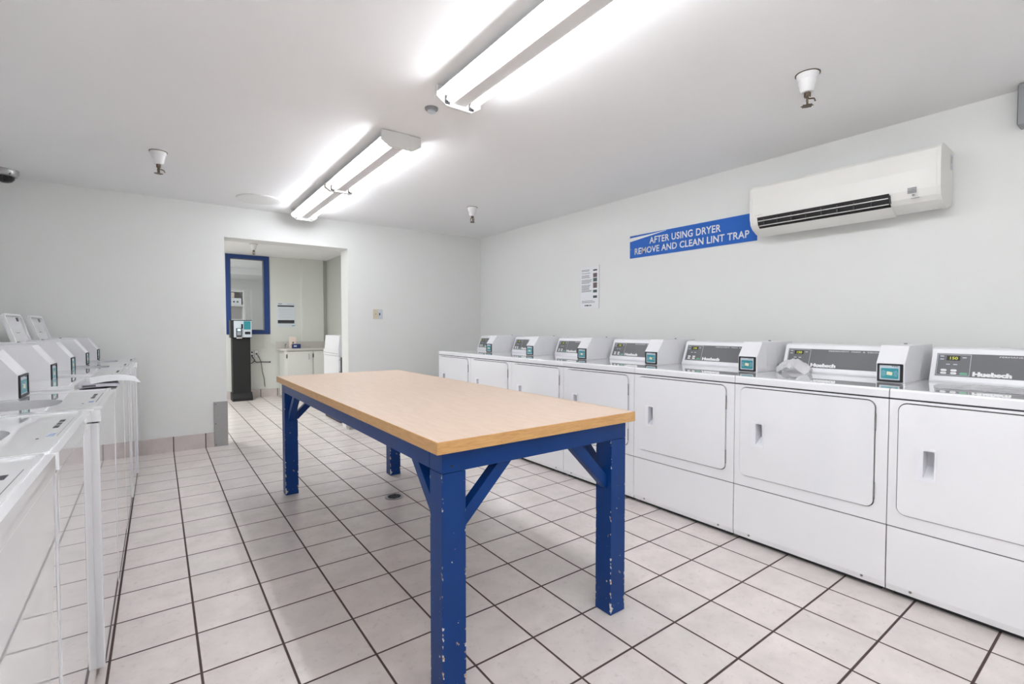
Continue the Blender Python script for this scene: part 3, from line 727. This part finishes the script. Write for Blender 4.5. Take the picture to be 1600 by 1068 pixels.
# ---------------------------------------------------------------- alcove beyond the opening
t = thing('payment_kiosk', 'black pedestal with a silver card payment terminal below the blue window', 'kiosk', (1.05, 8.6, 0))
MB().prism([(-.02, .0), (-.08, .0), (-.08, .045), (0.0, .12), (.2, .12), (.2, 0)], 'x', -.14, .14, .004).build('foot', 'black_carpet', t)
MB().box(-.125, .125, 0, .19, .11, 1.0, .004).build('column', 'black_carpet', t)
hd = MB().box(-.15, .145, -.03, .17, .985, 1.262, .008).build('terminal_housing', 'dark', t)
MB().box(-.105, .142, -.045, -.028, .992, 1.25, .006).build('terminal_face', 'palegrey', hd)
MB().box(.03, .125, -.048, -.04, 1.115, 1.245, .002).build('touch_screen', 'screen', hd)
MB().box(.045, .12, -.05, -.042, 1.04, 1.08, .002).build('receipt_slot', 'dark', hd)
kp = MB().box(-.075, .0, -.07, -.04, .998, 1.135, .006).build('card_terminal', 'ink', hd)
MB().box(-.06, -.015, -.072, -.065, 1.09, 1.125).build('terminal_display', 'screen_pale', hd)
m = MB()
for i in range(3):
    for j in range(3): m.box(-.062 + i * .018, -.05 + i * .018, -.073, -.065, 1.03 + j * .018, 1.042 + j * .018)
m.build('keypad', 'palegrey', hd)
MB().box(-.005, .02, -.05, -.04, 1.13, 1.2, .003).build('card_slot', 'dark', hd)
MB().box(-.07, .005, -.048, -.04, .975, .993, .002).build('receipt_lip', 'plastic', hd)

def outlet(x, label, sockets):
    t = thing('wall_outlet', label, 'outlet', (x, AYB, .713))
    MB().box(-.026, .026, -.008, 0, -.058, .058, .003).build('plate', 'plastic', t)
    MB().box(-.029, .029, -.003, 0, -.061, .061, .001).build('gasket', 'grey_plastic', t)
    for z in ((-.027, .027) if sockets == 2 else (0,)):
        MB().box(-.013, .013, -.0095, -.006, z - .013, z + .013, .002).build('socket', 'ink' if z <= 0 else 'dark', t)
    return t
outlet(1.231, 'double wall outlet beside the black kiosk, nearer to it', 2)
outlet(1.297, 'single wall outlet with a cable hanging down, right of the other one', 1)
o = MB().tube([(1.231, AYB - .012, .69), (1.235, AYB - .03, .66), (1.27, AYB - .02, .615), (1.24, AYB - .04, .575), (1.20, AYB - .05, .56), (1.185, AYB - .055, .555)], .006).build('power_cord', 'dark'); tag(o, 'black power cord from the double outlet to the kiosk', 'cable')
o = MB().tube([(1.305, AYB - .012, .70), (1.33, AYB - .02, .66), (1.365, AYB - .012, .57), (1.378, AYB - .01, .42), (1.405, AYB - .009, .30), (1.415, AYB - .009, .165)], .005).build('hanging_cable', 'cable'); tag(o, 'thin grey cable hanging from the single outlet down the wall', 'cable')
o = MB().tube([(1.26, AYB - .018, .60), (1.30, AYB - .01, .572), (1.36, AYB - .009, .578), (1.49, AYB - .009, .572)], .008).cyl((1.494, AYB - .01, .572), .013, .02, 'x', 10).build('wall_conduit', 'cable'); tag(o, 'short grey conduit running sideways on the wall below the outlets', 'cable')

# notice on the alcove wall
t = thing('paper_notice', 'pale paper notice with two black bands on the far wall right of the blue window', 'notice', (1.755, AYB, 1.36))
MB().box(-.148, .148, -.003, 0, -.208, .208).build('sheet', 'bluepaper', t, smooth=False)
MB().box(-.13, .13, -.004, -.002, .138, .16).build('upper_band', 'dark', t, smooth=False)
MB().prism([(-.13, -.145), (.13, -.145), (.13, -.09), (-.13, -.09)], 'y', -.004, -.002).build('lower_band', 'ink', t, smooth=False)
MB().box(-.13, .13, -.0045, -.002, -.112, -.09).build('band_title', 'dark', t, smooth=False)
m = MB().box(.02, .13, -.004, -.002, .178, .186)
for k in range(14): m.box(-.115, .05 + .05 * ((k * 7) % 3 - 1), -.0037, -.002, .115 - k * .0145, .1175 - k * .0145)
for k in range(3): m.box(-.12, .08, -.0037, -.002, -.165 - k * .01, -.1635 - k * .01)
m.build('printed_text', 'fixture_grey', t, smooth=False)
MB().box(-.12, -.06, -.0037, -.002, .176, .192).build('printed_emblem', 'grey_plastic', t, smooth=False)
MB().box(.09, .135, -.0037, -.002, -.19, -.178).build('printed_mark', 'teal', t, smooth=False)

# counter with cupboards
CY = 8.40; CZ = .80
t = thing('base_cabinet', 'white base cabinet against the far wall under the grey counter', 'cabinet', (1.63, CY, 0))
CWD = AXR - .002 - 1.63
MB().box(.02, CWD, .03, AYB - CY - .062, 0, .09).build('plinth', 'gap', t)
MB().box(0, CWD, .0, AYB - CY - .062, .02, CZ - .03, .002).build('carcass', 'cabinet', t)
for k, xx in enumerate((.04, .445)):
    w_ = .385 if k == 0 else .32
    d = MB().box(xx, xx + w_, -.019, -.001, .09, CZ - .045, .002).build('door', 'cabinet', t)
    MB().box(xx - .012, xx - .002, -.022, -.001, CZ - .15, CZ - .085, .002).build('hinge', 'dark', d)
    MB().tube([(xx + w_ - .06, -.02, CZ - .085), (xx + w_ - .06, -.042, CZ - .095), (xx + w_ - .06, -.042, CZ - .165), (xx + w_ - .06, -.02, CZ - .175)], .005).build('handle', 'metal', d)
t = thing('counter_top', 'grey laminate counter with a rounded left end on the far cabinet', 'counter', (1.60, CY - .03, CZ - .03))
CD = AYB - CY + .03 - .062; cl = AXR - .002 - 1.60
P = [(cl, 0), (cl, CD), (-.02, CD), (-.02, .12)] + [(-.02 + .12 - .12 * math.cos(R(a)), .12 - .12 * math.sin(R(a))) for a in range(15, 91, 15)]
MB().prism(P, 'z', 0, .034, .004).build('worktop', 'counter', t)
MB().box(-.02, cl, CD - .018, CD, .034, .135, .003).build('backsplash', 'counter', t)
MB().tube([(.11, CD - .07, .03), (.11, CD - .07, .09), (.12, CD - .10, .10)], .009).build('tap', 'metal', t)

t = thing('card_stand', 'pale pink card standing on the far counter behind a small blue box', 'card', (1.80, 8.60, CZ + .004), R(-8))
MB().box(-.055, .055, .0, .012, 0, .19, .002).build('card', 'pinkcard', t)
MB().box(-.006, .012, -.001, .0, .075, .105).build('printed_mark', 'ink', t)
o = MB().box(-.062, .062, -.04, .04, 0, .07, .003).build('small_box', 'navy', loc=(1.83, 8.50, CZ + .0042)); tag(o, 'small navy blue box with white print on the far counter', 'box')
MB().box(-.045, .0, -.042, -.04, .025, .05).build('printed_panel', 'palegrey', o)

# the appliance just inside the opening
t = thing('alcove_appliance', 'white laundry appliance half hidden by the right jamb of the opening', 'washer', (1.728, 5.84, 0))
AD, AWd = .63, .64
MB().box(.015, AD, .015, AWd, 0, .03).build('plinth', 'gap', t)
MB().box(0, AD, 0, AWd, .025, .80, .004).build('cabinet', 'enamel_side', t)
MB().box(-.002, AD, -.002, AWd + .002, .803, .875, .004).build('top_lid', 'enamel_side', t)
MB().box(.022, .06, -.006, .001, .05, .79).build('side_strip', 'ink', t)  # dark upright strip on the near side of the cabinet
for z in (.2, .45, .62, .76): MB().cyl((.011, -.002, z), .0045, .006, 'y', 10).build('screw', 'dark', t)
MB().prism([(.005, .875), (.02, 1.05), (.5, 1.05), (.5, .875)], 'y', .03, AWd - .02, .003).build('console', 'enamel_side', t)
MB().box(-.0035, .0, .02, AWd - .02, .83, .833).build('seam', 'gap', t)

# office: bookshelf with boxes behind the window
t = thing('bookshelf', 'white open bookshelf seen through the blue window', 'shelf', (0.867, 10.6, 0))
SX = .50
MB().box(SX - .03, SX, 0, .3, 0, 1.86, .002).build('side_panel', 'cabinet', t)
MB().box(-SX, -SX + .03, 0, .3, 0, 1.86, .002).build('side_panel', 'cabinet', t)
MB().box(-SX + .03, SX - .03, .285, .3, 0, 1.86).build('back_panel', 'fixture_grey', t)
for z in (.06, .35, .66, .98, 1.29, 1.57, 1.845): MB().box(-SX + .03, SX - .03, .004, .285, z - .015, z + .015, .001).build('shelf', 'cabinet', t)
o = MB().box(-.14, .14, -.1, .1, 0, .125, .003).build('storage_box', 'paper', loc=(1.17, 10.74, 1.5855)); tag(o, 'pale box with small print on the shelf behind the blue window', 'box')
m = MB()
for k in range(4): m.box(-.12 + k * .06, -.09 + k * .06, -.1015, -.1, .04, .07)
m.build('printed_marks', 'ink', o)
o = MB().box(-.1, .1, -.09, .09, 0, .11, .003).build('storage_box', 'pinkcard', loc=(1.095, 10.74, 1.711)); tag(o, 'pink box stacked on top of the shelf box behind the blue window', 'box')
